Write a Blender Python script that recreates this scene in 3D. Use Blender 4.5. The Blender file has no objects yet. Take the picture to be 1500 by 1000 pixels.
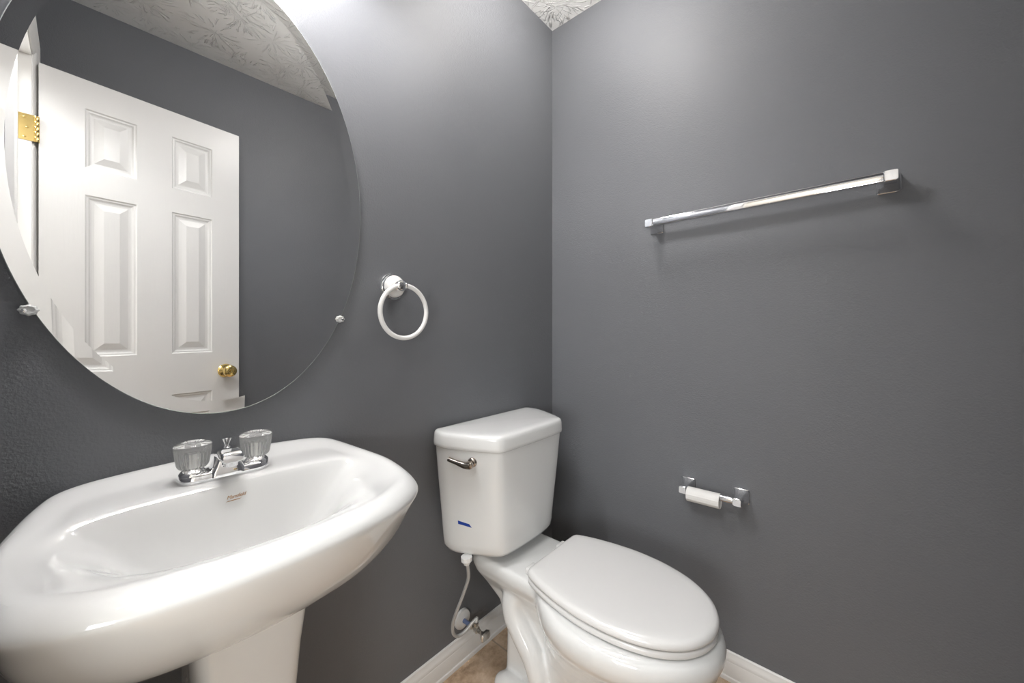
import bpy, bmesh, math, random
from mathutils import Vector, Matrix
PI = math.pi
C = bpy.context.scene.collection
S = bpy.context.scene
random.seed(4)

# ------------------------------------------------------------------ camera
F_PX, YAW, HORIZON = 557.04, 48.614, 482.55
cd = bpy.data.cameras.new('camera')
cam = bpy.data.objects.new('camera', cd)
C.objects.link(cam)
cam.location = (-1.3801, -0.9788, 1.1197)
cam.rotation_euler = (math.radians(90), 0, math.radians(-YAW))
cd.sensor_width = 36.0
cd.lens = F_PX / 1500 * 36.0
cd.shift_y = -(500 - HORIZON) / 1500
cd.clip_start = 0.01
S.camera = cam

# ------------------------------------------------------------------ world, light levels, exposure
w = bpy.data.worlds.new('world')
S.world = w
w.use_nodes = True
w.node_tree.nodes['Background'].inputs[0].default_value = (0.5, 0.55, 0.62, 1)
w.node_tree.nodes['Background'].inputs[1].default_value = 0.1
BULB_W = 8.0          # each vanity bulb
SHADE_E = 9.0         # glow of each frosted vanity shade
DOME_E = 47.0         # ceiling lamp diffuser
SIDE_FILL_W = 33.0          # added side fill from the hall
HALL_W = 26.0         # added overhead fill in the hall
S.view_settings.view_transform = 'Standard'
S.view_settings.look = 'None'
S.view_settings.gamma = 1
S.view_settings.use_curve_mapping = False
S.view_settings.exposure = 0.0

# added overhead fill light beyond the open doorway, without a fixture
ld = bpy.data.lights.new('hall_top_fill', 'AREA')
ld.shape = 'DISK'; ld.size = 0.5; ld.energy = HALL_W; ld.color = (0.98, 0.99, 1.0)
lo = bpy.data.objects.new('hall_top_fill', ld); C.objects.link(lo)
lo.location = (-2.15, -0.75, 2.41)

# added side fill through the doorway, to brighten the white surfaces
ld = bpy.data.lights.new('hall_side_fill', 'AREA')
ld.shape = 'RECTANGLE'; ld.size = 0.55; ld.size_y = 1.30; ld.energy = SIDE_FILL_W; ld.color = (0.96, 0.985, 1.0)
lo = bpy.data.objects.new('hall_side_fill', ld); C.objects.link(lo)
lo.location = (-2.70, -1.50, 1.15); lo.rotation_euler = (0, math.radians(-90), 0)

# ------------------------------------------------------------------ node helpers
def mat(name, color, rough=0.5, metal=0.0, spec=0.5, **kw):
    m = bpy.data.materials.new(name); m.use_nodes = True
    b = m.node_tree.nodes['Principled BSDF']
    b.inputs['Base Color'].default_value = (*color, 1)
    b.inputs['Roughness'].default_value = rough
    b.inputs['Metallic'].default_value = metal
    b.inputs['Specular IOR Level'].default_value = spec
    for k, v in kw.items():
        b.inputs[k.replace('_', ' ')].default_value = v
    return m
def N(m, t, **kw):
    n = m.node_tree.nodes.new(t)
    for k, v in kw.items(): setattr(n, k, v)
    return n
def L(m, a, b): m.node_tree.links.new(a, b)
def bsdf(m): return m.node_tree.nodes['Principled BSDF']
def coords(m):
    g = N(m, 'ShaderNodeNewGeometry'); return g.outputs['Position']
def add_bump(m, height, strength, dist):
    b = N(m, 'ShaderNodeBump'); b.inputs['Strength'].default_value = strength; b.inputs['Distance'].default_value = dist
    L(m, height, b.inputs['Height']); L(m, b.outputs['Normal'], bsdf(m).inputs['Normal'])
def noise(m, vec, scale, detail=2, rough=0.5):
    n = N(m, 'ShaderNodeTexNoise'); n.inputs['Scale'].default_value = scale
    n.inputs['Detail'].default_value = detail; n.inputs['Roughness'].default_value = rough
    L(m, vec, n.inputs['Vector']); return n
def ramp(m, fac, stops):
    r = N(m, 'ShaderNodeValToRGB'); e = r.color_ramp.elements
    while len(e) < len(stops): e.new(0.5)
    for i, (p, c) in enumerate(stops): e[i].position = p; e[i].color = (*c, 1)
    L(m, fac, r.inputs['Fac']); return r.outputs['Color']
def math_n(m, op, a, b=None, c=None):
    n = N(m, 'ShaderNodeMath', operation=op)
    for i, v in enumerate((a, b, c)):
        if v is None: continue
        if isinstance(v, (int, float)): n.inputs[i].default_value = v
        else: L(m, v, n.inputs[i])
    return n.outputs[0]

# ------------------------------------------------------------------ materials
def wall_paint(name, c1, c2, rough):
    m = mat(name, c1, rough, spec=0.42)
    p = coords(m)
    a = noise(m, p, 3.0, 4)
    L(m, ramp(m, a.outputs['Fac'], [(0.3, c1), (0.7, c2)]), bsdf(m).inputs['Base Color'])
    sp = noise(m, p, 90, 2)
    pe = noise(m, p, 210, 3, 0.55)
    h = math_n(m, 'ADD', math_n(m, 'MULTIPLY', sp.outputs['Fac'], 0.5), pe.outputs['Fac'])
    add_bump(m, h, 0.22, 0.005)
    return m
GREY = wall_paint('grey_wall_paint', (0.146, 0.151, 0.161), (0.153, 0.158, 0.168), 0.5)

def ceiling_mat():
    m = mat('stomped_ceiling', (0.91, 0.90, 0.875), 0.7, spec=0.3)
    p = coords(m)
    hs = []
    for off, sc in ((0.0, 4.6), (3.7, 5.3)):
        sh = N(m, 'ShaderNodeVectorMath', operation='ADD'); L(m, p, sh.inputs[0]); sh.inputs[1].default_value = (off, off * 0.6, 0)
        v = N(m, 'ShaderNodeTexVoronoi', voronoi_dimensions='2D'); v.inputs['Scale'].default_value = sc
        L(m, sh.outputs[0], v.inputs['Vector'])
        d = N(m, 'ShaderNodeVectorMath', operation='SUBTRACT'); L(m, sh.outputs[0], d.inputs[0]); L(m, v.outputs['Position'], d.inputs[1])
        s = N(m, 'ShaderNodeSeparateXYZ'); L(m, d.outputs[0], s.inputs[0])
        ang = math_n(m, 'ARCTAN2', s.outputs[0], s.outputs[1])
        r = math_n(m, 'SQRT', math_n(m, 'ADD', math_n(m, 'MULTIPLY', s.outputs[0], s.outputs[0]), math_n(m, 'MULTIPLY', s.outputs[1], s.outputs[1])))
        sc3 = N(m, 'ShaderNodeSeparateColor'); L(m, v.outputs['Color'], sc3.inputs[0])
        cv = N(m, 'ShaderNodeCombineXYZ')
        L(m, math_n(m, 'MULTIPLY', ang, 4.8), cv.inputs[0]); L(m, math_n(m, 'MULTIPLY', r, 11), cv.inputs[1]); L(m, math_n(m, 'MULTIPLY', sc3.outputs[0], 60), cv.inputs[2])
        n = noise(m, cv.outputs[0], 1.6, 1)
        mr = N(m, 'ShaderNodeMapRange', interpolation_type='SMOOTHSTEP'); L(m, n.outputs['Fac'], mr.inputs[0]); mr.inputs[1].default_value = 0.57; mr.inputs[2].default_value = 0.67
        mk = N(m, 'ShaderNodeMapRange', interpolation_type='SMOOTHSTEP'); L(m, r, mk.inputs[0]); mk.inputs[1].default_value = 0.125; mk.inputs[2].default_value = 0.085
        mk.inputs[3].default_value = 0; mk.inputs[4].default_value = 1
        hs.append(math_n(m, 'MULTIPLY', mr.outputs[0], mk.outputs[0]))
    h = math_n(m, 'MAXIMUM', hs[0], math_n(m, 'MULTIPLY', hs[1], 0.6))
    add_bump(m, h, 0.85, 0.008)
    return m
CEIL = ceiling_mat()

def tile_mat():
    m = mat('tan_floor_tile', (0.4, 0.3, 0.2), 0.45)
    p = coords(m)
    a = noise(m, p, 9, 6, 0.62); b2 = noise(m, p, 55, 4, 0.7)
    mixv = math_n(m, 'ADD', math_n(m, 'MULTIPLY', a.outputs['Fac'], 0.7), math_n(m, 'MULTIPLY', b2.outputs['Fac'], 0.3))
    col = ramp(m, mixv, [(0.34, (0.30, 0.19, 0.115)), (0.5, (0.58, 0.42, 0.285)), (0.64, (0.74, 0.59, 0.45))])
    s = N(m, 'ShaderNodeSeparateXYZ'); L(m, p, s.inputs[0])
    def line(v, o):
        f = math_n(m, 'FRACT', math_n(m, 'DIVIDE', math_n(m, 'ADD', v, o), 0.33))
        return math_n(m, 'LESS_THAN', math_n(m, 'ABSOLUTE', math_n(m, 'SUBTRACT', f, 0.5)), 0.008)
    g = math_n(m, 'MAXIMUM', line(s.outputs[0], 0.398 + 0.165 + 3.3), line(s.outputs[1], 0.335 + 0.165 + 3.3))
    mx = N(m, 'ShaderNodeMix', data_type='RGBA'); L(m, g, mx.inputs['Factor']); L(m, col, mx.inputs['A'])
    mx.inputs['B'].default_value = (0.40, 0.31, 0.23, 1)
    L(m, mx.outputs['Result'], bsdf(m).inputs['Base Color'])
    add_bump(m, math_n(m, 'SUBTRACT', math_n(m, 'MULTIPLY', a.outputs['Fac'], 0.3), g), 0.4, 0.002)
    return m
TILE = tile_mat()

def white_paint(name, col, rough, grain=True):
    m = mat(name, col, rough)
    p = coords(m)
    mp = N(m, 'ShaderNodeMapping'); L(m, p, mp.inputs[0]); mp.inputs['Scale'].default_value = (1, 1, 0.08) if grain else (1, 1, 1)
    n = noise(m, mp.outputs[0], 160 if grain else 60, 3)
    add_bump(m, n.outputs['Fac'], 0.10 if grain else 0.05, 0.002)
    return m
DOORW = white_paint('white_door_paint', (0.66, 0.652, 0.638), 0.34)
TRIMW = white_paint('white_trim_paint', (0.80, 0.79, 0.77), 0.3, False)

def porcelain(name, col, rough=0.07):
    m = mat(name, col, rough, Coat_Weight=0.3, Coat_Roughness=0.03)
    n = noise(m, coords(m), 14, 2)
    add_bump(m, n.outputs['Fac'], 0.012, 0.01)
    return m
PORC = porcelain('white_porcelain', (0.725, 0.728, 0.718))
SEATW = porcelain('white_seat_plastic', (0.71, 0.704, 0.692), 0.2)
def metal(name, col, rough):
    m = mat(name, col, rough, 1.0)
    n = noise(m, coords(m), 40, 2)
    L(m, math_n(m, 'MULTIPLY_ADD', n.outputs['Fac'], 0.04, rough - 0.02 if rough > 0.02 else 0.0), bsdf(m).inputs['Roughness'])
    return m
CHROME = metal('chrome', (0.86, 0.86, 0.87), 0.05)
NICKEL = metal('brushed_nickel', (0.42, 0.38, 0.34), 0.16)
BRASS = metal('polished_brass', (0.80, 0.60, 0.24), 0.16)
STEEL = metal('dull_steel', (0.60, 0.58, 0.54), 0.28)
SILVER = mat('mirror_silver', (0.90, 0.905, 0.90), 0.0, 1.0)
MEDGE = mat('mirror_ground_edge', (0.62, 0.66, 0.64), 0.25, 0.6)
ACRYL = mat('clear_acrylic', (0.97, 0.97, 0.96), 0.03, Transmission_Weight=0.84, IOR=1.47)
CLIPM = mat('clear_plastic_clip', (0.92, 0.92, 0.90), 0.12, Transmission_Weight=0.35, IOR=1.45)
STEM = metal('satin_aluminium', (0.93, 0.93, 0.92), 0.35)
RINGW = porcelain('white_ring_enamel', (0.82, 0.81, 0.79), 0.15)
CARD = white_paint('white_cardboard', (0.80, 0.785, 0.76), 0.75, False)
HOSEM = mat('grey_braided_hose', (0.55, 0.55, 0.54), 0.35, 0.35)
n_ = N(HOSEM, 'ShaderNodeTexChecker'); n_.inputs['Scale'].default_value = 420; L(HOSEM, coords(HOSEM), n_.inputs['Vector'])
add_bump(HOSEM, n_.outputs['Fac'], 0.4, 0.001)
PLASTW = mat('white_plastic', (0.80, 0.80, 0.79), 0.3)
PEXB = mat('blue_plastic_pipe', (0.13, 0.17, 0.30), 0.35)
TAPE = mat('blue_tape', (0.006, 0.045, 0.30), 0.5)
DARK = mat('dark_slot', (0.03, 0.03, 0.03), 0.5)
INK = mat('copper_ink', (0.42, 0.22, 0.09), 0.4)
HALLW = wall_paint('hall_wall_paint', (0.62, 0.58, 0.52), (0.65, 0.61, 0.55), 0.6)
def emis(name, col, strength):
    m = mat(name, col, 0.4)
    b = bsdf(m); b.inputs['Emission Color'].default_value = (*col, 1); b.inputs['Emission Strength'].default_value = strength
    return m
SHADE = emis('frosted_glass_shade', (1.0, 0.97, 0.95), SHADE_E)
DOME = emis('lamp_diffuser', (1.0, 0.97, 0.95), DOME_E)

# ------------------------------------------------------------------ mesh helpers
def thing(name, label, cat, loc=(0, 0, 0), group=None):
    o = bpy.data.objects.new(name, None); C.objects.link(o)
    o.empty_display_size = 0.05; o.location = loc
    o['label'] = label; o['category'] = cat
    if group: o['group'] = group
    return o
def tag(o, label, cat, group=None):
    o['label'] = label; o['category'] = cat
    if group: o['group'] = group
    return o
def obj(name, bm, m, parent=None, sharp=38, smooth=True):
    bmesh.ops.recalc_face_normals(bm, faces=bm.faces)
    if parent is not None:
        off = Vector((0, 0, 0)); q = parent
        while q is not None: off += q.location; q = q.parent
        bmesh.ops.translate(bm, verts=bm.verts, vec=-off)
    me = bpy.data.meshes.new(name); bm.to_mesh(me); bm.free()
    me.materials.append(m)
    if smooth:
        for p in me.polygons: p.use_smooth = True
        me.set_sharp_from_angle(angle=math.radians(sharp))
    o = bpy.data.objects.new(name, me); C.objects.link(o)
    if parent is not None: o.parent = parent
    return o
def bake(o, mods, smooth=True):
    for t, kw in mods:
        md = o.modifiers.new(t.lower(), t)
        for k, v in kw.items(): setattr(md, k, v)
    dg = bpy.context.evaluated_depsgraph_get(); dg.update()
    me = bpy.data.meshes.new_from_object(o.evaluated_get(dg))
    old = o.data; o.modifiers.clear(); o.data = me; me.name = o.name
    bpy.data.meshes.remove(old)
    for p in me.polygons: p.use_smooth = smooth
    return o
def struct(name, bm, m, label=None, **kw):
    o = obj(name, bm, m, **kw); o['kind'] = 'structure'
    if label: o['label'] = label
    return o
def add_box(bm, lo, hi, bev=0.0, seg=2):
    r = bmesh.ops.create_cube(bm, size=1.0)
    vs = r['verts']
    for v in vs:
        for i in range(3): v.co[i] = lo[i] if v.co[i] < 0 else hi[i]
    if bev > 0:
        es = {e for v in vs for e in v.link_edges}
        bmesh.ops.bevel(bm, geom=list(es), offset=bev, segments=seg, profile=0.5, affect='EDGES')
    return bm
def box(lo, hi, bev=0.0, seg=2): return add_box(bmesh.new(), lo, hi, bev, seg)
def add_loft(bm, rings, closed=True, cap0=True, cap1=True):
    vr = [[bm.verts.new(p) for p in r] for r in rings]
    n = len(rings[0])
    for a, b in zip(vr, vr[1:]):
        for i in range(n if closed else n - 1):
            j = (i + 1) % n
            bm.faces.new((a[i], a[j], b[j], b[i]))
    if cap0: bm.faces.new(vr[0][::-1])
    if cap1: bm.faces.new(vr[-1])
    return vr
def frame(d):
    d = Vector(d).normalized()
    u = d.cross(Vector((0, 0, 1)))
    if u.length < 1e-4: u = Vector((1, 0, 0))
    u.normalize(); return d, u, d.cross(u).normalized()
def add_lathe(bm, origin, axis, prof, n=40, flute=0, famp=0.0):
    """prof: list of (radius, height along axis)."""
    d, u, v = frame(axis); o = Vector(origin); rings = []
    for r, h in prof:
        ring = []
        for i in range(n):
            t = 2 * PI * i / n
            rr = max(r, 1e-5)
            if flute: rr *= 1 + famp * math.cos(flute * t)
            ring.append(o + d * h + (u * math.cos(t) + v * math.sin(t)) * rr)
        rings.append(ring)
    add_loft(bm, rings); return bm
def catmull(pts, n, closed=False):
    P = [Vector(p) for p in pts]; m = len(P); out = []
    segs = m if closed else m - 1
    for s in range(segs):
        if closed: a, b, c, d = P[s - 1], P[s], P[(s + 1) % m], P[(s + 2) % m]
        else: a, b, c, d = P[max(s - 1, 0)], P[s], P[s + 1], P[min(s + 2, m - 1)]
        for k in range(n):
            t = k / n
            out.append(0.5 * ((2 * b) + (c - a) * t + (2 * a - 5 * b + 4 * c - d) * t * t + (3 * b - a - 3 * c + d) * t ** 3))
    if not closed: out.append(P[-1])
    return out
def add_tube(bm, path, rad, n=14, cap=True):
    P = [Vector(p) for p in path]; rings = []
    R = rad if isinstance(rad, (list, tuple)) else [rad] * len(P)
    t0 = (P[1] - P[0]).normalized(); _, u, v = frame(t0)
    for i, p in enumerate(P):
        t = (P[min(i + 1, len(P) - 1)] - P[max(i - 1, 0)]).normalized()
        u = (u - t * u.dot(t)).normalized(); v = t.cross(u)
        rings.append([p + (u * math.cos(2 * PI * k / n) + v * math.sin(2 * PI * k / n)) * R[i] for k in range(n)])
    add_loft(bm, rings, True, cap, cap); return bm
def rsq(cx, cy, w, h, r, n=5):
    """rounded rectangle outline, 2-D"""
    out = []
    r = min(r, w * 0.499, h * 0.499)
    for sx, sy, a0 in ((1, 1, 0), (-1, 1, 90), (-1, -1, 180), (1, -1, 270)):
        for k in range(n + 1):
            a = math.radians(a0 + 90 * k / n)
            out.append((cx + sx * (w / 2 - r) + r * math.cos(a), cy + sy * (h / 2 - r) + r * math.sin(a)))
    return out

# ------------------------------------------------------------------ room shell
H, W, XB = 2.44, 1.366, -1.49          # height, depth of the room (towards -Y), plane of the door wall
DY0, DY1, DH = -1.115, -0.490, 2.052   # doorway
T = 0.115
struct('wall_north', box((XB - T, 0, 0), (0.0, 0.1, H)), GREY, 'grey painted wall behind sink, mirror and toilet tank')
struct('wall_east', box((0, -W - 0.1, 0), (0.1, 0.1, H)), GREY, 'grey painted wall with the towel bar and paper holder')
struct('wall_south', box((XB - T, -W - 0.1, 0), (0, -W, H)), GREY, 'grey painted wall behind the open door')
bm = bmesh.new()
add_box(bm, (XB - T, -W, 0), (XB, DY0 - 0.02, H)); add_box(bm, (XB - T, DY1 + 0.02, 0), (XB, 0, H)); add_box(bm, (XB - T, DY0 - 0.02, DH + 0.02), (XB, DY1 + 0.02, H))
struct('wall_west', bm, GREY, 'grey painted wall around the doorway')
struct('floor', box((XB - T, -W - 0.1, -0.1), (0.1, 0.1, 0)), TILE, 'tan stone-look tile floor')
struct('ceiling', box((XB - T, -W - 0.1, H), (0.1, 0.1, H + 0.1)), CEIL, 'off-white stomp-textured ceiling')
# hall beyond the doorway
HX = -2.75
struct('floor_hall', box((HX - 0.1, -2.1, -0.1), (XB - T, 0.6, 0)), mat('hall_floor', (0.33, 0.26, 0.19), 0.5), 'brown hall floor beyond the doorway')
struct('ceiling_hall', box((HX - 0.1, -2.1, H), (XB - T, 0.6, H + 0.1)), CEIL, 'off-white hall ceiling')
struct('wall_hall_west', box((HX - 0.1, -2.1, 0), (HX, 0.6, H)), HALLW, 'beige hall wall facing the doorway')
struct('wall_hall_north', box((HX, 0.5, 0), (XB - T, 0.6, H)), HALLW, 'beige end wall of the hall')
struct('wall_hall_south', box((HX, -2.1, 0), (XB - T, -2.0, H)), HALLW, 'beige far end wall of the hall')
bm = bmesh.new(); add_box(bm, (XB - T - 0.02, 0.1, 0), (XB - T, 0.5, H)); add_box(bm, (XB - T - 0.02, -2.0, 0), (XB - T, -W - 0.1, H))
struct('wall_hall_east', bm, HALLW, 'beige hall wall beside the doorway')

bm = bmesh.new()
for lo_, hi_ in (((HX, -1.83, .45), (HX + .02, -1.775, 1.85)), ((HX, -1.225, .45), (HX + .02, -1.17, 1.85)), ((HX, -1.83, 1.805), (HX + .02, -1.17, 1.86)), ((HX, -1.85, .43), (HX + .035, -1.15, .495))):
    add_box(bm, lo_, hi_, .003, 1)
struct('fill_frame_1', bm, TRIMW, 'made-up white window frame around the added hall fill light')  # unseen frame, made up to dress the added side fill light

# baseboards with a moulded top and a shoe at the floor
BB = [(0.0, 0.0), (0.016, 0.0), (0.0165, 0.006), (0.0155, 0.012), (0.0125, 0.015), (0.0125, 0.056), (0.011, 0.060), (0.0115, 0.066), (0.0095, 0.072), (0.0065, 0.078), (0.0055, 0.086), (0.003, 0.0885), (0.0, 0.089)]
def baseboard(name, p0, p1, nrm, label):
    nrm = Vector(nrm); bm = bmesh.new()
    add_loft(bm, [[Vector(p) + nrm * a + Vector((0, 0, z)) for a, z in BB] for p in (p0, p1)])
    struct(name, bm, TRIMW, label, sharp=25)
baseboard('baseboard_north', (XB, 0, 0), (0, 0, 0), (0, -1, 0), 'white moulded baseboard under the sink and toilet wall')
baseboard('baseboard_east', (0, 0, 0), (0, -W, 0), (-1, 0, 0), 'white moulded baseboard under the towel bar wall')
baseboard('baseboard_south', (XB, -W, 0), (0, -W, 0), (0, 1, 0), 'white moulded baseboard behind the open door')

# door lining (jambs with stops) and casing
bm = bmesh.new()
add_box(bm, (XB - T, DY0 - 0.02, 0), (XB, DY0, DH + 0.02)); add_box(bm, (XB - T, DY1, 0), (XB, DY1 + 0.02, DH + 0.02)); add_box(bm, (XB - T, DY0, DH), (XB, DY1, DH + 0.02))
add_box(bm, (XB - 0.075, DY0, 0), (XB - 0.040, DY0 + 0.011, DH), 0.002); add_box(bm, (XB - 0.075, DY1 - 0.011, 0), (XB - 0.040, DY1, DH), 0.002); add_box(bm, (XB - 0.075, DY0, DH - 0.011), (XB - 0.040, DY1, DH), 0.002)
struct('trim_1', bm, TRIMW, 'white door lining with its stop', sharp=25)
CP = [(0.0, 0.0), (0.0, 0.003), (0.006, 0.006), (0.012, 0.006), (0.020, 0.011), (0.034, 0.013), (0.042, 0.016), (0.052, 0.016), (0.057, 0.013), (0.057, 0.0)]
bm = bmesh.new()
y0, y1, zt = DY0 - 0.010, DY1 + 0.010, DH + 0.010
rings = []
for (yy, zz, oy, oz) in ((y0, 0, -1, 0), (y0, zt, -1, 1), (y1, zt, 1, 1), (y1, 0, 1, 0)):
    rings.append([Vector((XB + t, yy + oy * a, zz + oz * a)) for a, t in CP])
add_loft(bm, rings)
struct('trim_2', bm, TRIMW, 'white moulded casing around the doorway', sharp=25)

# ------------------------------------------------------------------ six-panel door, open against the south wall
DW, DT = 0.600, 0.035
def door_mesh():
    bm = bmesh.new()
    z0, z1 = 0.010, 2.040
    xs = [0, 0.107, 0.247, 0.354, 0.495, DW]
    zs = [z0, 0.22, 0.845, 1.018, 1.617, 1.717, 1.935, z1]
    def face(y, s):
        for i in range(5):
            for k in range(7):
                a, b, c, d = xs[i], xs[i + 1], zs[k], zs[k + 1]
                if i in (1, 3) and k in (1, 3, 5):
                    prof = [(0, 0), (0.004, 0.004), (0.009, 0.0045), (0.014, 0.008), (0.018, 0.009), (0.024, 0.009), (0.047, 0.002), (0.049, 0.0015)]
                    add_loft(bm, [[(a + p, y + s * q, c + p), (b - p, y + s * q, c + p), (b - p, y + s * q, d - p), (a + p, y + s * q, d - p)] for p, q in prof], True, False, True)
                else:
                    bm.faces.new([bm.verts.new(p) for p in ((a, y, c), (b, y, c), (b, y, d), (a, y, d))])
    face(0, -1); face(-DT, 1)
    for q in (((0, 0, z0), (0, -DT, z0), (0, -DT, z1), (0, 0, z1)), ((DW, 0, z0), (DW, -DT, z0), (DW, -DT, z1), (DW, 0, z1)),
              ((0, 0, z0), (DW, 0, z0), (DW, -DT, z0), (0, -DT, z0)), ((0, 0, z1), (DW, 0, z1), (DW, -DT, z1), (0, -DT, z1))):
        bm.faces.new([bm.verts.new(p) for p in q])
    bmesh.ops.remove_doubles(bm, verts=bm.verts, dist=1e-5)
    return bm
PA, PB = Vector((-1.475, -1.123, 0)), Vector((-0.878, -1.208, 0))
DANG = math.atan2(PB.y - PA.y, PB.x - PA.x)
door = obj('door_1', door_mesh(), DOORW, smooth=False)
door.location = PA; door.rotation_euler = (0, 0, DANG)
door['kind'] = 'structure'; door['label'] = 'white six-panel door standing open against the grey wall'
def local_child(name, bm, m, parent, **kw):
    o = obj(name, bm, m, **kw); o.parent = parent; return o
bm = bmesh.new()
add_lathe(bm, (0.545, 0, 0.930), (0, 1, 0), [(0.0, -0.001), (0.030, -0.001), (0.031, 0.004), (0.027, 0.009), (0.016, 0.013), (0.012, 0.020), (0.012, 0.030), (0.020, 0.034), (0.0255, 0.042), (0.027, 0.050), (0.0255, 0.058), (0.019, 0.063), (0.012, 0.0645), (0.011, 0.062), (0.006, 0.062), (0.004, 0.066), (0.0, 0.066)], 40)
k = local_child('door_knob', bm, BRASS, door, sharp=30); k['label'] = 'round polished brass knob'
bm = bmesh.new()
add_lathe(bm, (0.545, -DT, 0.930), (0, -1, 0), [(0.0, -0.001), (0.030, -0.001), (0.031, 0.004), (0.027, 0.009), (0.012, 0.020), (0.012, 0.030), (0.0255, 0.042), (0.027, 0.050), (0.0255, 0.058), (0.012, 0.0645), (0.0, 0.066)], 32)
local_child('door_knob', bm, BRASS, door, sharp=30)
inv = Matrix.Rotation(-DANG, 4, 'Z') @ Matrix.Translation(-PA)
for zc in (0.30, 1.07, 1.805):
    bm = bmesh.new()
    for j in range(5):
        add_lathe(bm, (-1.479, -1.1165, zc - 0.0445 + j * 0.0178), (0, 0, 1), [(0.0, 0), (0.0062, 0.0), (0.0066, 0.001), (0.0066, 0.0162), (0.0062, 0.0172), (0, 0.0172)], 16)
    add_box(bm, (-1.518, -1.1155, zc - 0.0445), (-1.482, -1.1135, zc + 0.0445), 0.0004, 1)
    for dz in (-0.033, 0, 0.033):
        add_lathe(bm, (-1.505 + (0.006 if dz == 0 else 0), -1.1137, zc + dz), (0, 1, 0), [(0, 0), (0.0042, 0.0), (0.0036, 0.0010), (0.0012, 0.0004), (0, 0.0003)], 14)
    bmesh.ops.transform(bm, matrix=inv, verts=bm.verts)
    h_ = local_child('hinge', bm, BRASS, door, sharp=30); h_['label'] = 'brass butt hinge'

# ------------------------------------------------------------------ oval bevelled mirror
MX, MZ, MA, MB_ = -1.1854, 1.4180, 0.2983, 0.4705
mirror = thing('mirror', 'large oval frameless mirror hanging on the grey wall above the white sink', 'mirror', (MX, 0, MZ - MB_))
NM = 180
def oval(inset, y): 
    return [Vector((MX + (MA - inset) * math.cos(2 * PI * i / NM), y, MZ + (MB_ - inset) * math.sin(2 * PI * i / NM))) for i in range(NM)]
BEV = 0.026
bm = bmesh.new(); bm.faces.new([bm.verts.new(p) for p in oval(BEV, -0.0060)])
obj('glass', bm, SILVER, mirror, smooth=False)
bm = bmesh.new(); add_loft(bm, [oval(BEV, -0.0060), oval(0.0012, -0.0060 - (BEV) * math.tan(math.radians(2.05)))], True, False, False)
b_ = obj('bevel', bm, SILVER, mirror, sharp=60); b_['label'] = 'ground bevel around the mirror rim'
bm = bmesh.new(); add_loft(bm, [oval(0.0012, -0.00693), oval(0.0, -0.0064), oval(0.0, -0.0004), oval(0.004, -0.0004)], True, False, True)
obj('edge', bm, MEDGE, mirror, sharp=40)

# clear clips holding the mirror
def clip(x, z, label):
    t = thing('mirror_clip', label, 'mirror clip', (x, 0, z))
    bm = bmesh.new(); n = 64; rings = []
    sx = 1 if x < MX else -1          # finger reaches over the glass towards the mirror
    for r, y in ((1.0, -0.0005), (1.0, -0.0095), (0.93, -0.0115), (0.7, -0.0135), (0.45, -0.0125), (0.28, -0.0122)):
        ring = []
        for i in range(n):
            a = 2 * PI * i / n
            lob = 1 + 0.07 * math.cos(8 * a)
            ring.append(Vector((x + 0.0105 * r * lob * math.cos(a), y, z + 0.0085 * r * lob * math.sin(a))))
        rings.append(ring)
    add_loft(bm, rings); cb = obj('clip_body', bm, CLIPM, t, sharp=30)
    bm = bmesh.new(); add_lathe(bm, (x - sx * 0.004, -0.0122, z - 0.001), (0, -1, 0), [(0, 0), (0.0036, 0), (0.0036, 0.001), (0.0026, 0.002), (0, 0.0022)], 18)
    s_ = obj('screw', bm, CHROME, t); s_.parent = cb; s_['label'] = 'small metal screw head'
clip(-1.4345, 1.1505, 'clear plastic mirror clip on the lower left edge of the oval mirror')
clip(-0.9420, 1.1465, 'clear plastic mirror clip on the mirror edge nearest the towel ring')

# ------------------------------------------------------------------ towel ring
tr = thing('towel_ring', 'white towel ring hanging from a round chrome-rimmed mount right of the mirror', 'towel ring', (-0.790, 0, 1.242))
bm = bmesh.new(); add_lathe(bm, (-0.790, 0, 1.242), (0, -1, 0), [(0, 0), (0.0375, 0), (0.0385, 0.003), (0.0370, 0.006), (0.0350, 0.0065), (0.0355, 0.010), (0.0335, 0.013), (0.0300, 0.0135), (0.0, 0.0135)], 56)
obj('base_plate', bm, CHROME, tr, sharp=30)
bm = bmesh.new(); add_lathe(bm, (-0.790, -0.0130, 1.242), (0, -1, 0), [(0, 0), (0.0315, 0), (0.0310, 0.005), (0.027, 0.011), (0.020, 0.016), (0.012, 0.019), (0, 0.020)], 48)
o = obj('rosette', bm, RINGW, tr); o['label'] = 'white domed rosette'
bm = bmesh.new(); add_lathe(bm, (-0.790, -0.031, 1.242), (0, -1, 0), [(0, 0), (0.0125, 0), (0.0125, 0.003), (0.0085, 0.006), (0.0075, 0.010), (0.009, 0.013), (0.0135, 0.015), (0.0150, 0.019), (0.0135, 0.0235), (0.008, 0.027), (0, 0.028)], 28)
add_lathe(bm, (-0.804, -0.050, 1.2425), (1, 0, 0), [(0, 0), (0.0085, 0), (0.0098, 0.002), (0.0098, 0.004), (0.0085, 0.006), (0.0085, 0.022), (0.0098, 0.024), (0.0098, 0.026), (0.0085, 0.028), (0, 0.028)], 24)
obj('post', bm, CHROME, tr, sharp=30)
bm = bmesh.new()
RC = Vector((-0.7815, -0.050, 1.1695)); RR = 0.0735
add_tube(bm, [RC + Vector((RR * math.sin(a), 0.0, RR * math.cos(a))) for a in [math.radians(8 + 344 * i / 70) - math.radians(4) for i in range(71)]], 0.0066, 14)
o = obj('ring', bm, RINGW, tr); o['label'] = 'white enamelled ring'

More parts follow.
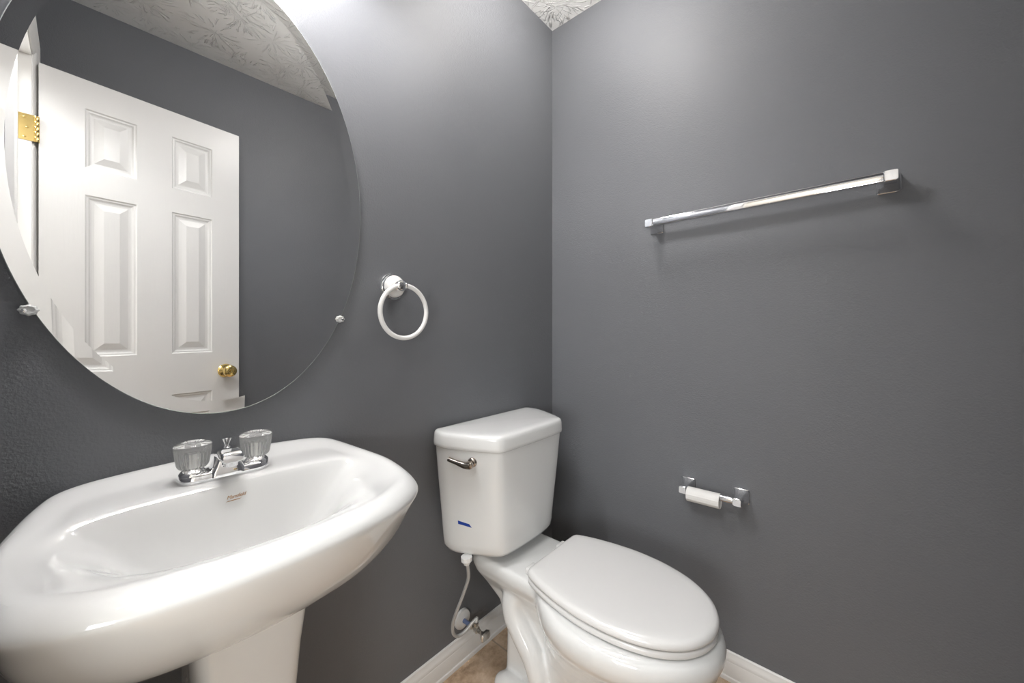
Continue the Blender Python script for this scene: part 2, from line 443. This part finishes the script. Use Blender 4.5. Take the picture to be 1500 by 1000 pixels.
# ------------------------------------------------------------------ square flared chrome bracket (on the east wall, reaching to -X)
def bracket_bm(y, z, base, neck, reach, hb):
    bm = bmesh.new(); rings = []
    for d, s in ((0.0, base), (0.005, base), (0.0065, base - 0.003), (0.009, base * 0.90), (0.015, base * 0.79), (0.024, base * 0.68), (0.034, base * 0.59), (reach - 0.028, hb * 0.98), (reach - 0.0265, hb), (reach - 0.002, hb), (reach, hb - 0.003)):
        rings.append([Vector((-d, yy, zz)) for yy, zz in rsq(y, z, s, s, 0.0035, 3)])
    add_loft(bm, rings); return bm
tb = thing('towel_bar', 'long straight chrome towel bar mounted on the grey wall beside the toilet', 'towel bar', (0, -0.76, 1.490))
obj('bracket', bracket_bm(-0.464, 1.488, 0.046, 0.022, 0.084, 0.027), CHROME, tb, sharp=30)
obj('bracket', bracket_bm(-1.059, 1.494, 0.046, 0.022, 0.084, 0.027), CHROME, tb, sharp=30)
bm = bmesh.new(); add_loft(bm, [[Vector((-0.071 + a, yy, zz + b)) for a, b in rsq(0, 0, 0.020, 0.0245, 0.003, 3)] for yy, zz in ((-0.470, 1.488), (-1.053, 1.494))])
obj('bar', bm, CHROME, tb, sharp=30)

# ------------------------------------------------------------------ toilet paper holder
tp = thing('toilet_paper_holder', 'chrome two-post toilet paper holder low on the grey wall', 'toilet paper holder', (0, -0.65, 0.595))
obj('bracket', bracket_bm(-0.572, 0.592, 0.044, 0.021, 0.072, 0.024), CHROME, tp, sharp=30)
obj('bracket', bracket_bm(-0.729, 0.597, 0.044, 0.021, 0.072, 0.024), CHROME, tp, sharp=30)
bm = bmesh.new(); add_lathe(bm, (-0.060, -0.584, 0.5925), (0, -1, 0.03), [(0, 0), (0.0085, 0), (0.0085, 0.075), (0.0105, 0.076), (0.0105, 0.128), (0.0100, 0.133), (0, 0.133)], 32)
obj('roller', bm, CHROME, tp, sharp=30)
bm = bmesh.new()
ro, ri, yc = 0.0230, 0.0217, (-0.060, -0.586, 0.5816)
add_lathe(bm, yc, (0, -1, 0.02), [(ri, 0), (ro, 0), (ro, 0.096), (ri, 0.096), (ri, 0.0)], 40)
bm.faces.ensure_lookup_table()
for f in [f for f in bm.faces if len(f.verts) > 8]: bm.faces.remove(f)
add_loft(bm, [[Vector((-0.060 + r * math.cos(a) , -0.5862 - yy, 0.5816 + 0.02 * yy + r * math.sin(a))) for r, a in ((ro + 0.0008, 3.5), (ro + 0.0008, 2.9), (ro + 0.0004, 2.3), (ro - 0.0005, 2.3), (ro - 0.0005, 3.5))] for yy in (0.0, 0.0955)])
o = obj('toilet_paper_roll', bm, CARD, sharp=30)
tag(o, 'empty white cardboard toilet paper tube hanging on the chrome holder', 'toilet paper roll')

# ------------------------------------------------------------------ pedestal sink
SX = -1.193
sink = thing('pedestal_sink', 'white glossy pedestal sink standing under the oval mirror', 'sink', (SX, -0.15, 0))
def half_ring(ctrl, n=7):
    """ctrl: (dx, y, z) from back centre round the right side to front centre; mirrored and splined."""
    full = list(ctrl) + [(-x, y, z) for x, y, z in ctrl[-2:0:-1]]
    return [Vector((SX + p.x, p.y, p.z)) for p in catmull(full, n, True)]
rings = [
 # underside to apron
 [(0, -.030, .640), (.05, -.030, .640), (.085, -.032, .640), (.098, -.06, .640), (.10, -.12, .640), (.098, -.17, .640), (.088, -.21, .640), (.066, -.235, .640), (.035, -.247, .640), (0, -.25, .640)],
 [(0, -.012, .668), (.08, -.012, .668), (.160, -.014, .668), (.190, -.05, .668), (.206, -.13, .668), (.203, -.20, .668), (.178, -.266, .668), (.122, -.302, .668), (.06, -.318, .668), (0, -.322, .668)],
 [(0, -.006, .690), (.10, -.006, .690), (.184, -.008, .690), (.214, -.05, .690), (.234, -.14, .690), (.232, -.22, .690), (.206, -.292, .690), (.144, -.334, .690), (.072, -.350, .690), (0, -.355, .690)],
 [(0, -.002, .735), (.11, -.002, .735), (.196, -.004, .735), (.228, -.05, .735), (.255, -.15, .735), (.255, -.24, .735), (.228, -.320, .735), (.160, -.370, .735), (.08, -.391, .735), (0, -.397, .735)],
 [(0, -.002, .786), (.12, -.002, .786), (.202, -.003, .786), (.233, -.05, .786), (.260, -.16, .780), (.262, -.25, .778), (.235, -.341, .779), (.170, -.395, .781), (.086, -.421, .783), (0, -.428, .784)],
 # outer roll: a sloping facet with a crisp lower turn
 [(0, -.001, .808), (.12, -.001, .808), (.205, -.002, .805), (.236, -.05, .801), (.265, -.16, .800), (.268, -.25, .798), (.242, -.350, .800), (.177, -.405, .803), (.089, -.432, .806), (0, -.440, .807)],
 [(0, -.001, .822), (.12, -.001, .821), (.206, -.002, .817), (.238, -.05, .811), (.269, -.16, .809), (.272, -.25, .807), (.247, -.353, .810), (.181, -.409, .814), (.091, -.436, .817), (0, -.444, .818)],
 [(0, -.001, .848), (.12, -.001, .846), (.207, -.002, .840), (.239, -.05, .832), (.270, -.16, .816), (.273, -.25, .813), (.248, -.353, .816), (.181, -.408, .819), (.091, -.435, .823), (0, -.443, .824)],
 [(0, -.003, .866), (.12, -.003, .863), (.204, -.005, .855), (.238, -.052, .846), (.267, -.16, .828), (.270, -.247, .823), (.244, -.348, .826), (.179, -.403, .829), (.090, -.430, .832), (0, -.438, .833)],
 [(0, -.018, .870), (.11, -.018, .867), (.190, -.021, .860), (.224, -.062, .851), (.257, -.16, .840), (.260, -.242, .8375), (.235, -.336, .8380), (.174, -.389, .839), (.088, -.416, .840), (0, -.424, .8405)],
 # inner crease
 [(0, -.048, .8505), (.11, -.049, .8500), (.183, -.055, .8480), (.212, -.085, .8455), (.245, -.165, .841), (.247, -.239, .8390), (.224, -.325, .8390), (.167, -.378, .8400), (.085, -.407, .8415), (0, -.416, .8415)],
 [(0, -.058, .8470), (.11, -.059, .8465), (.177, -.066, .8445), (.204, -.094, .8425), (.236, -.168, .8365), (.238, -.237, .8345), (.215, -.319, .8350), (.161, -.371, .8370), (.082, -.400, .8395), (0, -.408, .8400)],
 [(0, -.127, .8460), (.12, -.128, .8455), (.188, -.132, .843), (.212, -.147, .838), (.224, -.182, .832), (.221, -.235, .8295), (.196, -.310, .8300), (.146, -.362, .8335), (.075, -.391, .8370), (0, -.399, .8375)],
 # bowl
 [(0, -.140, .8425), (.12, -.141, .842), (.182, -.146, .838), (.203, -.160, .832), (.211, -.188, .825), (.203, -.235, .822), (.172, -.300, .822), (.125, -.350, .827), (.064, -.379, .832), (0, -.387, .833)],
 [(0, -.148, .824), (.115, -.149, .824), (.172, -.154, .820), (.190, -.168, .814), (.193, -.194, .809), (.180, -.236, .806), (.146, -.288, .806), (.102, -.333, .811), (.054, -.361, .816), (0, -.369, .817)],
 [(0, -.157, .798), (.104, -.158, .798), (.150, -.164, .794), (.163, -.180, .788), (.158, -.206, .783), (.141, -.240, .780), (.112, -.280, .780), (.079, -.317, .783), (.043, -.342, .787), (0, -.350, .788)],
 [(0, -.172, .760), (.075, -.173, .760), (.112, -.178, .757), (.124, -.186, .752), (.128, -.204, .746), (.121, -.230, .743), (.099, -.266, .742), (.072, -.302, .743), (.040, -.325, .745), (0, -.333, .745)],
 [(0, -.196, .722), (.045, -.197, .722), (.066, -.201, .720), (.074, -.209, .717), (.077, -.222, .713), (.073, -.240, .711), (.060, -.263, .709), (.043, -.281, .709), (.024, -.292, .709), (0, -.296, .709)],
 [(0, -.223, .700), (.012, -.224, .700), (.018, -.227, .700), (.022, -.232, .700), (.024, -.240, .700), (.022, -.248, .700), (.018, -.255, .700), (.012, -.260, .700), (.007, -.262, .700), (0, -.263, .700)],
]
bm = bmesh.new(); add_loft(bm, [half_ring(r) for r in rings])
basin = bake(obj('basin', bm, PORC, sink), [('SUBSURF', dict(levels=2, render_levels=2))])
bm = bmesh.new(); add_lathe(bm, (SX, -0.243, 0.6995), (0, 0, 1), [(0, 0), (0.024, 0), (0.024, 0.002), (0.020, 0.0035), (0.016, 0.002), (0.015, -0.0002), (0.0, -0.0002)], 32)
o = obj('drain', bm, CHROME, sink, sharp=30); o['label'] = 'chrome drain ring'
# pedestal: flat front face with rounded ridges, waisted and flared at the foot
def ped_ring(z, wd, y0, y1):
    q = [(0, y0), (wd * .7, y0), (wd * .95, y0 - .02), (wd, y0 - .06), (wd * 1.0, y1 + .075), (wd * .99, y1 + .045), (wd * .93, y1 + .022), (wd * .78, y1 + .008), (wd * .42, y1 + .002), (0, y1)]
    return half_ring([(a, b, z) for a, b in q], 5)
bm = bmesh.new()
add_loft(bm, [ped_ring(z, a, -0.085, b) for z, a, b in ((0.676, .083, -.292), (0.64, .081, -.288), (.58, .076, -.278), (.50, .072, -.268), (.40, .070, -.262), (.28, .072, -.262), (.16, .080, -.270), (.08, .092, -.284), (.03, .102, -.296), (.008, .105, -.300), (0.0, .104, -.299))])
o = obj('pedestal', bm, PORC, sink, sharp=60); o['label'] = 'tapering white pedestal column'
# maker's script on the back wall of the bowl
def text_mesh(body, size):
    cu = bpy.data.curves.new('script', 'FONT'); cu.body = body; cu.size = size; cu.shear = 0.35; cu.align_x = 'CENTER'; cu.extrude = 0.00008
    cu.space_character = 0.9
    to = bpy.data.objects.new('script', cu); C.objects.link(to)
    dg = bpy.context.evaluated_depsgraph_get(); dg.update()
    me = bpy.data.meshes.new_from_object(to.evaluated_get(dg))
    bpy.data.objects.remove(to); bm = bmesh.new(); bm.from_mesh(me); bpy.data.meshes.remove(me); return bm
from mathutils.bvhtree import BVHTree
bvh = BVHTree.FromPolygons([v.co + Vector((SX, -0.15, 0)) for v in basin.data.vertices], [tuple(p.vertices) for p in basin.data.polygons])
def ray_px(u, v):
    y = math.radians(YAW)
    f = Vector((math.sin(y), math.cos(y), 0)); r = Vector((math.cos(y), -math.sin(y), 0))
    return (f + r * ((u - 750) / F_PX) + Vector((0, 0, 1)) * ((HORIZON - v) / F_PX)).normalized()
hit, nrm, _, _ = bvh.ray_cast(cam.location, ray_px(346, 728))
if nrm.dot(cam.location - hit) < 0: nrm = -nrm
bm = text_mesh('Mansfield', 0.0085)
q = [bmesh.ops.create_grid(bm, x_segments=1, y_segments=1, size=0.5)['verts']]
for v in q[0]: v.co = Vector((v.co.x * 0.020 - 0.004 + v.co.y * 0.004, v.co.y * 0.0012 - 0.0035, 0))
ex = Vector((1, 0, 0)); ex = (ex - nrm * ex.dot(nrm)).normalized(); ey = nrm.cross(ex)
bmesh.ops.transform(bm, verts=bm.verts, matrix=Matrix(((ex.x, ey.x, nrm.x, 0), (ex.y, ey.y, nrm.y, 0), (ex.z, ey.z, nrm.z, 0), (0, 0, 0, 1))))
bmesh.ops.translate(bm, verts=bm.verts, vec=hit + nrm * 0.0006)
o = obj('script_mark', bm, INK, sink, smooth=False); o['label'] = 'small copper-coloured script on the bowl wall'

# ------------------------------------------------------------------ faucet
FX, FY, FZ = -1.197, -0.092, 0.8462
faucet = thing('faucet', 'chrome two-handle faucet with clear fluted knobs on the sink deck', 'faucet', (FX, FY, FZ))
ROT = Matrix.Translation((FX, FY, FZ)) @ Matrix.Rotation(math.radians(-2.0), 4, 'Z')
def fobj(name, bm, m, **kw):
    bmesh.ops.transform(bm, verts=bm.verts, matrix=ROT); return obj(name, bm, m, faucet, **kw)
def stad(l, wd, z, n=12):
    out = []
    for s, a0 in ((1, -90), (-1, 90)):
        for k in range(n + 1):
            a = math.radians(a0 + 180 * k / n); out.append(Vector((s * (l / 2 - wd / 2) + wd / 2 * math.cos(a), wd / 2 * math.sin(a), z)))
    return out
bm = bmesh.new()
add_loft(bm, [stad(.141, .050, 0), stad(.142, .051, .002), stad(.139, .048, .010), stad(.134, .043, .014), stad(.126, .035, .0155)])
for s in (-1, 1):
    add_lathe(bm, (s * .0485, 0, .012), (0, 0, 1), [(0, 0), (.0215, 0), (.0205, .004), (.0165, .008), (.0125, .010), (.0115, .016), (0, .016)], 36)
fobj('base', bm, CHROME, sharp=40)
bm = bmesh.new()
def sp_ring(y, zc, wd, h, tilt):
    c = math.cos(tilt); s = math.sin(tilt)
    return [Vector((a, y - b * s, zc + b * c)) for a, b in rsq(0, 0, wd, h, min(wd, h) * 0.42, 6)]
add_loft(bm, [sp_ring(.022, .014, .030, .012, .6), sp_ring(.016, .030, .033, .024, .7), sp_ring(.004, .040, .035, .026, .5), sp_ring(-.014, .0445, .036, .023, .2), sp_ring(-.036, .0455, .0365, .020, .05), sp_ring(-.054, .0450, .036, .0185, -.08), sp_ring(-.061, .0440, .034, .0165, -.15), sp_ring(-.0635, .0435, .029, .011, -.15)])
add_loft(bm, [[Vector((a, b - .004, z)) for a, b in rsq(0, 0, wq, hq, .009, 5)] for z, wq, hq in ((.004, .056, .046), (.012, .053, .045), (.022, .044, .040), (.032, .036, .036), (.042, .032, .030))])
spout = fobj('spout', bm, CHROME, sharp=40)
bm = bmesh.new(); add_lathe(bm, (0, -.047, .038), (0, 0, -1), [(0, 0), (.0105, 0), (.0105, .010), (.0098, .0115), (.0085, .0115), (.008, .008), (0, .008)], 28)
aer = fobj('aerator', bm, CHROME, sharp=30); aer.parent = spout
for s in (-1, 1):
    bm = bmesh.new()
    add_lathe(bm, (s * .0485, 0, .0285), (0, 0, 1), [(0, 0), (.0150, 0), (.0160, .0015), (.0205, .003), (.0215, .005)], 96)
    prof = [(.0218, .003), (.0232, .007), (.0244, .015), (.0258, .026), (.0268, .034)]
    bm.free(); bm = bmesh.new()
    d = [(0.0, .030), (.0085, .030), (.0105, .026), (.0120, 0.0), (.0200, .0005)]
    rs = [(r, h_, 0.0) for r, h_ in d] + [(r, h_, .055) for r, h_ in prof] + [(.0274, .0375, .012), (.0274, .0405, 0.0), (.0255, .0432, 0.0), (.0205, .0448, 0.0), (.0150, .0458, .0), (.0140, .0452, 0), (0.0, .0450, 0.0)]
    vr = []
    for r, h_, fa in rs:
        ring = []
        for i in range(192):
            t = 2 * PI * i / 192
            rr = max(r, 1e-5) * (1 + fa * (abs(math.cos(14 * t)) - 0.6))
            ring.append(Vector((s * .0485 + rr * math.cos(t), rr * math.sin(t), .0245 + h_)))
        vr.append(ring)
    add_loft(bm, vr)
    o = fobj('knob', bm, ACRYL, sharp=50); o['label'] = 'clear fluted acrylic knob'
    bm = bmesh.new(); add_lathe(bm, (s * .0485, 0, .0245), (0, 0, 1), [(0, 0), (.0080, 0), (.0095, .004), (.0085, .022), (.0070, .027), (0, .0275)], 24)
    q = fobj('stem', bm, STEM, sharp=30); q.parent = o; q['label'] = 'light metal stem added inside to brighten the knob'  # bright metal core added to lighten the look of the clear knob
bm = bmesh.new(); add_lathe(bm, (0.004, .016, .024), (0, 0, 1), [(0, 0), (.0028, 0), (.0028, .026), (.0042, .030), (.0065, .036), (.0078, .0395), (.0070, .041), (0, .041)], 24)
fobj('lift_rod', bm, CHROME, sharp=35)

# ------------------------------------------------------------------ toilet
TX = -0.425
toilet = thing('toilet', 'white two-piece elongated toilet with closed lid in the corner', 'toilet', (TX, -0.35, 0))
def egg(z, yb, yw, yf, wd, wb, n=64, pb=2.6, pf=2.0):
    """outline: back yb (half width wb there), widest wd at yw, nose at yf"""
    out = []
    for i in range(n):
        t = 2 * PI * i / n
        c, s = math.cos(t), math.sin(t)
        if c >= 0:   # front
            e = 2 / pf
            out.append(Vector((TX + wd * math.copysign(abs(s) ** e, s), yw - (yw - yf) * abs(c) ** e, z)))
        else:
            k = abs(c) ** (2 / pb)
            ww = wd
            x = abs(s) ** (2 / pb)
            y = yw + (yb - yw) * k
            tt = (y - yw) / (yb - yw)
            ww = wd * (1 - tt ** 2) + wb * tt ** 2 if x > 0.9999 else None
            lim = wd + (wb - wd) * tt ** 2
            out.append(Vector((TX + math.copysign(min(lim, wd * x if tt > .0 else wd) if False else lim * min(1, x * 1.0), s), y, z)))
    return out
bm = bmesh.new()
# bowl shell
add_loft(bm, [egg(z, yb, yw, yf, wd, wb) for z, yb, yw, yf, wd, wb in (
    (.000, -.200, -.40, -.560, .105, .09), (.030, -.200, -.40, -.560, .105, .09), (.060, -.21, -.41, -.545, .092, .08), (.12, -.26, -.43, -.545, .084, .07),
    (.18, -.29, -.44, -.590, .098, .075), (.24, -.30, -.46, -.650, .128, .09), (.29, -.30, -.48, -.705, .158, .11), (.325, -.29, -.49, -.748, .184, .125),
    (.350, -.28, -.50, -.768, .198, .13), (.370, -.28, -.50, -.775, .203, .13), (.388, -.28, -.50, -.772, .202, .13), (.400, -.28, -.50, -.765, .196, .126), (.406, -.285, -.50, -.752, .185, .12))])
# tank deck
def deck(z, wd, y0, y1, r=.03): return [Vector((TX + a, b, z)) for a, b in rsq(0, (y0 + y1) / 2, 2 * wd, abs(y1 - y0), r, 6)]
add_loft(bm, [deck(.02, .060, -.15, -.36), deck(.16, .055, -.15, -.36), deck(.25, .062, -.12, -.38), deck(.30, .082, -.08, -.40), deck(.345, .112, -.065, -.42), deck(.375, .124, -.06, -.43), deck(.395, .124, -.06, -.43), deck(.406, .116, -.066, -.42)])
# trapway bulges on both sides
for s in (-1, 1):
    path = catmull([(TX + s * .060, -.235, .350), (TX + s * .078, -.212, .300), (TX + s * .083, -.220, .255), (TX + s * .084, -.252, .212), (TX + s * .084, -.290, .168), (TX + s * .082, -.312, .115), (TX + s * .078, -.315, .06), (TX + s * .07, -.31, .01)], 8)
    add_tube(bm, path, [.036 - .007 * i / 56 for i in range(len(path))], 18)
    # foot flange and bolt lug
    add_loft(bm, [[Vector((TX + s * .078 + a, -.270 + b, z)) for a, b in rsq(0, 0, wq, hq, .03, 6)] for z, wq, hq in ((0, .060, .26), (.026, .058, .256), (.036, .050, .24), (.052, .02, .19))])
bowl = bake(obj('bowl', bm, PORC, toilet), [('REMESH', dict(mode='VOXEL', voxel_size=0.0045)), ('SMOOTH', dict(factor=0.5, iterations=16))])
# seat and lid
def shrink(ring, f, z):
    c = sum(ring, Vector()) / len(ring)
    return [Vector((c.x + (p.x - c.x) * f, c.y + (p.y - c.y) * f, z)) for p in ring]
def lid_outline(z, grow, n=10):
    q = [(0, -.300), (.09, -.300), (.118, -.303), (.132, -.318), (.150, -.370), (.164, -.440), (.170, -.510), (.163, -.590), (.140, -.662), (.100, -.717), (.052, -.748), (0, -.758)]
    full = q + [(-x, y) for x, y in q[-2:0:-1]]
    P = catmull([(x, y, 0) for x, y in full], n, True); out = []
    for i, p in enumerate(P):
        t = (P[(i + 1) % len(P)] - P[i - 1]).normalized(); nn = Vector((t.y, -t.x, 0))
        if nn.dot(p - Vector((0, -.53, 0))) < 0: nn = -nn
        out.append(Vector((TX + p.x + nn.x * grow, p.y + nn.y * grow, z)))
    return out
bm = bmesh.new()
add_loft(bm, [lid_outline(.4085, -.020), lid_outline(.4085, -.006), lid_outline(.4110, -.0015), lid_outline(.413, -.0005), lid_outline(.421, -.0005), lid_outline(.4240, -.0035), lid_outline(.4245, -.007), lid_outline(.4245, -.020)])
o = obj('seat', bm, SEATW, toilet, sharp=50)
bm = bmesh.new()
add_loft(bm, [lid_outline(.4290, -.020), lid_outline(.4290, -.004), lid_outline(.4300, -.0005), lid_outline(.4315, .001), lid_outline(.436, .001), lid_outline(.4425, -.0015), lid_outline(.4465, -.006), lid_outline(.4485, -.013)] + [shrink(lid_outline(.4485, -.013), f, z) for f, z in ((.9, .4497), (.6, .4505), (.2, .4508))])
o = obj('lid', bm, SEATW, toilet, sharp=50); o['label'] = 'closed white lid'
for s in (-1, 1):
    bm = add_box(bmesh.new(), (TX + s * .078 - .020, -.300, .405), (TX + s * .078 + .020, -.272, .426), .006, 3)
    o = obj('hinge', bm, SEATW, toilet, sharp=60)
# tank
def tank_ring(z, f, g=0.0):
    """f=0 at the tank top, 1 at its bottom; g outward growth"""
    def mixp(a, b): return (a[0] + (b[0] - a[0]) * f, a[1] + (b[1] - a[1]) * f)
    top = [(0, -.012), (.19, -.012), (.222, -.016), (.232, -.040), (.228, -.085), (.198, -.155), (.172, -.205), (.155, -.226), (.128, -.2325), (.06, -.2345), (0, -.235)]
    bot = [(0, -.020), (.165, -.020), (.195, -.025), (.206, -.045), (.203, -.085), (.172, -.145), (.143, -.190), (.125, -.208), (.098, -.217), (.05, -.221), (0, -.222)]
    q = [mixp(a, b) for a, b in zip(top, bot)]
    full = q + [(-x, y) for x, y in q[-2:0:-1]]
    P = catmull([(x, y, 0) for x, y in full], 6, True); out = []
    for i, p in enumerate(P):
        t = (P[(i + 1) % len(P)] - P[i - 1]).normalized(); nn = Vector((t.y, -t.x, 0))
        if nn.dot(p - Vector((0, -.11, 0))) < 0: nn = -nn
        out.append(Vector((TX + p.x + nn.x * g, min(p.y + nn.y * g, -.006), z)))
    return out
ZB, ZT = .432, .772
bm = bmesh.new()
add_loft(bm, [shrink(tank_ring(ZB, 1, -.022), .6, ZB), tank_ring(ZB + .002, 1, -.022), tank_ring(ZB + .008, 1, -.008), tank_ring(ZB + .020, .97, -.0015), tank_ring(ZB + .04, .93), tank_ring(.55, .70), tank_ring(.66, .33), tank_ring(ZT, 0.0)])
tank = obj('tank', bm, PORC, toilet, sharp=60)
bm = bmesh.new()
add_loft(bm, [tank_ring(.764, 0, -.002), tank_ring(.764, 0, .0035), tank_ring(.766, 0, .0055), tank_ring(.775, 0, .006), tank_ring(.797, 0, .0045), tank_ring(.804, 0, .003), tank_ring(.8085, 0, -.0005), tank_ring(.811, 0, -.006)] + [shrink(tank_ring(.811, 0, -.006), f, z) for f, z in ((.93, .8128), (.8, .814), (.5, .815), (.2, .8155))])
o = obj('tank_lid', bm, PORC, toilet, sharp=60)
# gasket between tank and deck (hidden from above)
bm = bmesh.new(); add_lathe(bm, (TX, -.125, .404), (0, 0, 1), [(0, 0), (.045, 0), (.045, .032), (0, .032)], 32)
o = obj('gasket', bm, DARK, toilet, sharp=30); o['label'] = 'dark rubber gasket'
tb_ = BVHTree.FromPolygons([v.co + Vector((TX, -0.35, 0)) for v in tank.data.vertices], [tuple(p.vertices) for p in tank.data.polygons])
def on_tank(u, v):
    h_, n2, _, _ = tb_.ray_cast(cam.location, ray_px(u, v))
    if n2.dot(cam.location - h_) < 0: n2 = -n2
    return h_, n2
# flush lever on the bevelled left front of the tank
ph, pn = on_tank(692, 677)
side = Vector((pn.y, -pn.x, 0)).normalized()
if side.y < 0: side = -side
bm = bmesh.new()
add_lathe(bm, ph - pn * .001, pn, [(0, 0), (.0145, 0), (.0145, .003), (.012, .006), (.0085, .008), (.0080, .014), (.0105, .018), (.0110, .022), (.0085, .027), (0, .029)], 28)
arm = [ph + pn * .020, ph + pn * .0215 + side * .015 + Vector((0, 0, -.001)), ph + pn * .0215 + side * .035 + Vector((0, 0, .0035)), ph + pn * .020 + side * .055 + Vector((0, 0, .008)), ph + pn * .018 + side * .068 + Vector((0, 0, .011))]
P = catmull(arm, 6); add_tube(bm, P, [.0125 - .0055 * min(1, i / 14) for i in range(len(P))], 16)
o = obj('flush_lever', bm, NICKEL, toilet, sharp=40); o['label'] = 'dark brushed nickel flush lever'
# strip of blue tape
cs = [on_tank(u, v) for u, v in ((670.8, 762.0), (687.2, 767.4), (691.0, 772.6), (671.2, 766.8))]
bm = bmesh.new(); add_loft(bm, [[h_ + n2 * -.0002 for h_, n2 in cs], [h_ + n2 * .0006 for h_, n2 in cs]])
o = obj('masking_tape', bm, TAPE, smooth=False)
tag(o, 'small strip of bright blue tape stuck on the toilet tank below the lever', 'tape')

# ------------------------------------------------------------------ shut-off valve and hose
EX, EZ = -0.528, 0.144
valve = thing('shutoff_valve', 'small metal shutoff valve with white wall plate behind the toilet, above the baseboard', 'valve', (EX, 0, EZ))
bm = bmesh.new(); add_lathe(bm, (EX, 0, EZ), (0, -1, 0), [(0, 0), (.0315, 0), (.0320, .004), (.0300, .009), (.022, .012), (.010, .013), (0, .013)], 40)
o = obj('wall_plate', bm, PLASTW, valve, sharp=40); o['label'] = 'round white wall plate'
bm = bmesh.new(); add_lathe(bm, (EX, -.010, EZ - .002), (0.05, -1, 0), [(0, 0), (.0068, 0), (.0068, .036), (0, .036)], 20)
o = obj('pipe', bm, PEXB, valve, sharp=40); o['label'] = 'blue-grey stub pipe'
bm = bmesh.new()
add_lathe(bm, (EX + .002, -.042, EZ - .002), (0.05, -1, -.05), [(0, 0), (.0095, 0), (.0095, .010), (.0075, .012), (.0075, .020), (.0105, .022), (.0105, .034), (.0070, .036), (.0055, .046), (0, .046)], 8)
add_lathe(bm, (EX + .003, -.066, EZ - .003), (0.05, -.05, 1), [(0, 0), (.0065, 0), (.0065, .010), (.0085, .011), (.0085, .020), (.0060, .021), (0, .021)], 8)
vb = obj('valve_body', bm, STEEL, valve, sharp=25)
bm = bmesh.new()
P0 = Vector((EX + .008, -.096, EZ - .009))
rg = []
for d, wq, hq in ((-.012, .010, .006), (0, .014, .008), (.003, .030, .014), (.012, .036, .016), (.016, .031, .013)):
    rg.append([P0 + Vector((a, -d, b)) for a, b in rsq(0, 0, wq, hq * 1.6, .005, 4)])
add_loft(bm, rg); o = obj('handle', bm, STEEL, valve, sharp=30); o.parent = vb
hose = thing('supply_hose', 'thin grey braided water hose curving from the tank down to the valve', 'hose', (-.60, -.11, .25))
bm = bmesh.new()
hp = [(-.611, -.118, .418), (-.604, -.116, .400), (-.592, -.105, .355), (-.594, -.085, .300), (-.603, -.066, .245), (-.606, -.050, .200), (-.600, -.043, .160), (-.580, -.041, .137), (-.555, -.046, .138), (-.532, -.056, .158), (-.519, -.064, .170), (-.520, -.067, .167), (-.5245, -.0665, .158)]
add_tube(bm, catmull(hp, 10), .0052, 12)
obj('braided_tube', bm, HOSEM, hose)
bm = bmesh.new()
add_lathe(bm, (-.6115, -.119, .437), (.03, 0, -1), [(0, 0), (.017, 0), (.017, .012), (.0135, .016), (.0105, .018), (.009, .024), (0, .024)], 10)
o = obj('coupling_nut', bm, PLASTW, hose, sharp=25); o['label'] = 'white plastic coupling nut'

# ------------------------------------------------------------------ lamps and vent (above the frame)
vl = thing('vanity_light', 'three-shade vanity light on the wall above the oval mirror', 'wall light', (MX, 0, 2.23))
bm = box((MX - .25, -.022, 2.225), (MX + .25, 0, 2.295), .006, 3); obj('backplate', bm, CHROME, vl, sharp=40)
for i in (-1, 0, 1):
    bx = MX + i * .12
    bm = bmesh.new(); add_tube(bm, catmull([(bx, -.020, 2.26), (bx, -.09, 2.27), (bx, -.150, 2.265), (bx, -.155, 2.245)], 6), .008, 12)
    add_lathe(bm, (bx, -.155, 2.248), (0, 0, -1), [(0, 0), (.02, 0), (.024, .012), (.024, .02), (0, .02)], 24); obj('arm', bm, CHROME, vl, sharp=40)
    bm = bmesh.new(); add_lathe(bm, (bx, -.155, 2.235), (0, 0, -1), [(.020, 0), (.032, .02), (.042, .05), (.049, .09), (.054, .140), (.052, .140), (.047, .09), (.040, .05), (.030, .02), (.018, 0)], 40)
    for f in [f for f in bm.faces if len(f.verts) > 8]: bm.faces.remove(f)
    o = obj('glass_shade', bm, SHADE, vl, sharp=60); o['label'] = 'lit frosted glass shade'
    pd = bpy.data.lights.new('bulb', 'POINT'); pd.energy = BULB_W; pd.shadow_soft_size = .014; pd.color = (.99, .99, 1.0)
    po = bpy.data.objects.new('bulb', pd); C.objects.link(po); po.location = (bx, -.155, 2.106)
cl = thing('ceiling_light', 'round frosted globe ceiling light above the toilet', 'ceiling light', (-.46, -.39, H))
bm = bmesh.new(); add_lathe(bm, (-.46, -.39, H), (0, 0, -1), [(0, 0), (.065, 0), (.065, .008), (.03, .016), (.022, .04), (.03, .05), (0, .05)], 40); obj('base', bm, TRIMW, cl, sharp=30)
bm = bmesh.new(); add_lathe(bm, (-.46, -.39, H - .125), (0, 0, -1), [(.085 * math.sin(PI * i / 20), -.085 * math.cos(PI * i / 20)) for i in range(21)], 40); o = obj('globe', bm, DOME, cl); o['label'] = 'lit frosted globe'
vent = thing('ceiling_vent', 'white rectangular air vent on the textured ceiling', 'vent', (-1.2, -.93, H))
bm = bmesh.new(); add_loft(bm, [[Vector((a, b, H - d)) for a, b in rsq(-1.206, -.937, .28 - q, .13 - q, .004, 2)] for d, q in ((0, 0), (.004, 0), (.009, .02), (.009, .05), (.004, .054))])
obj('frame', bm, TRIMW, vent, sharp=25)
for kx in range(5):
    bm = bmesh.new(); yy = -.975 + kx * .019
    add_loft(bm, [[Vector((x, yy + a, H - .004 - b)) for a, b in ((0, 0), (.002, 0), (.014, .006), (.012, .006))] for x in (-1.316, -1.096)])
    obj('slat', bm, TRIMW, vent, smooth=False)
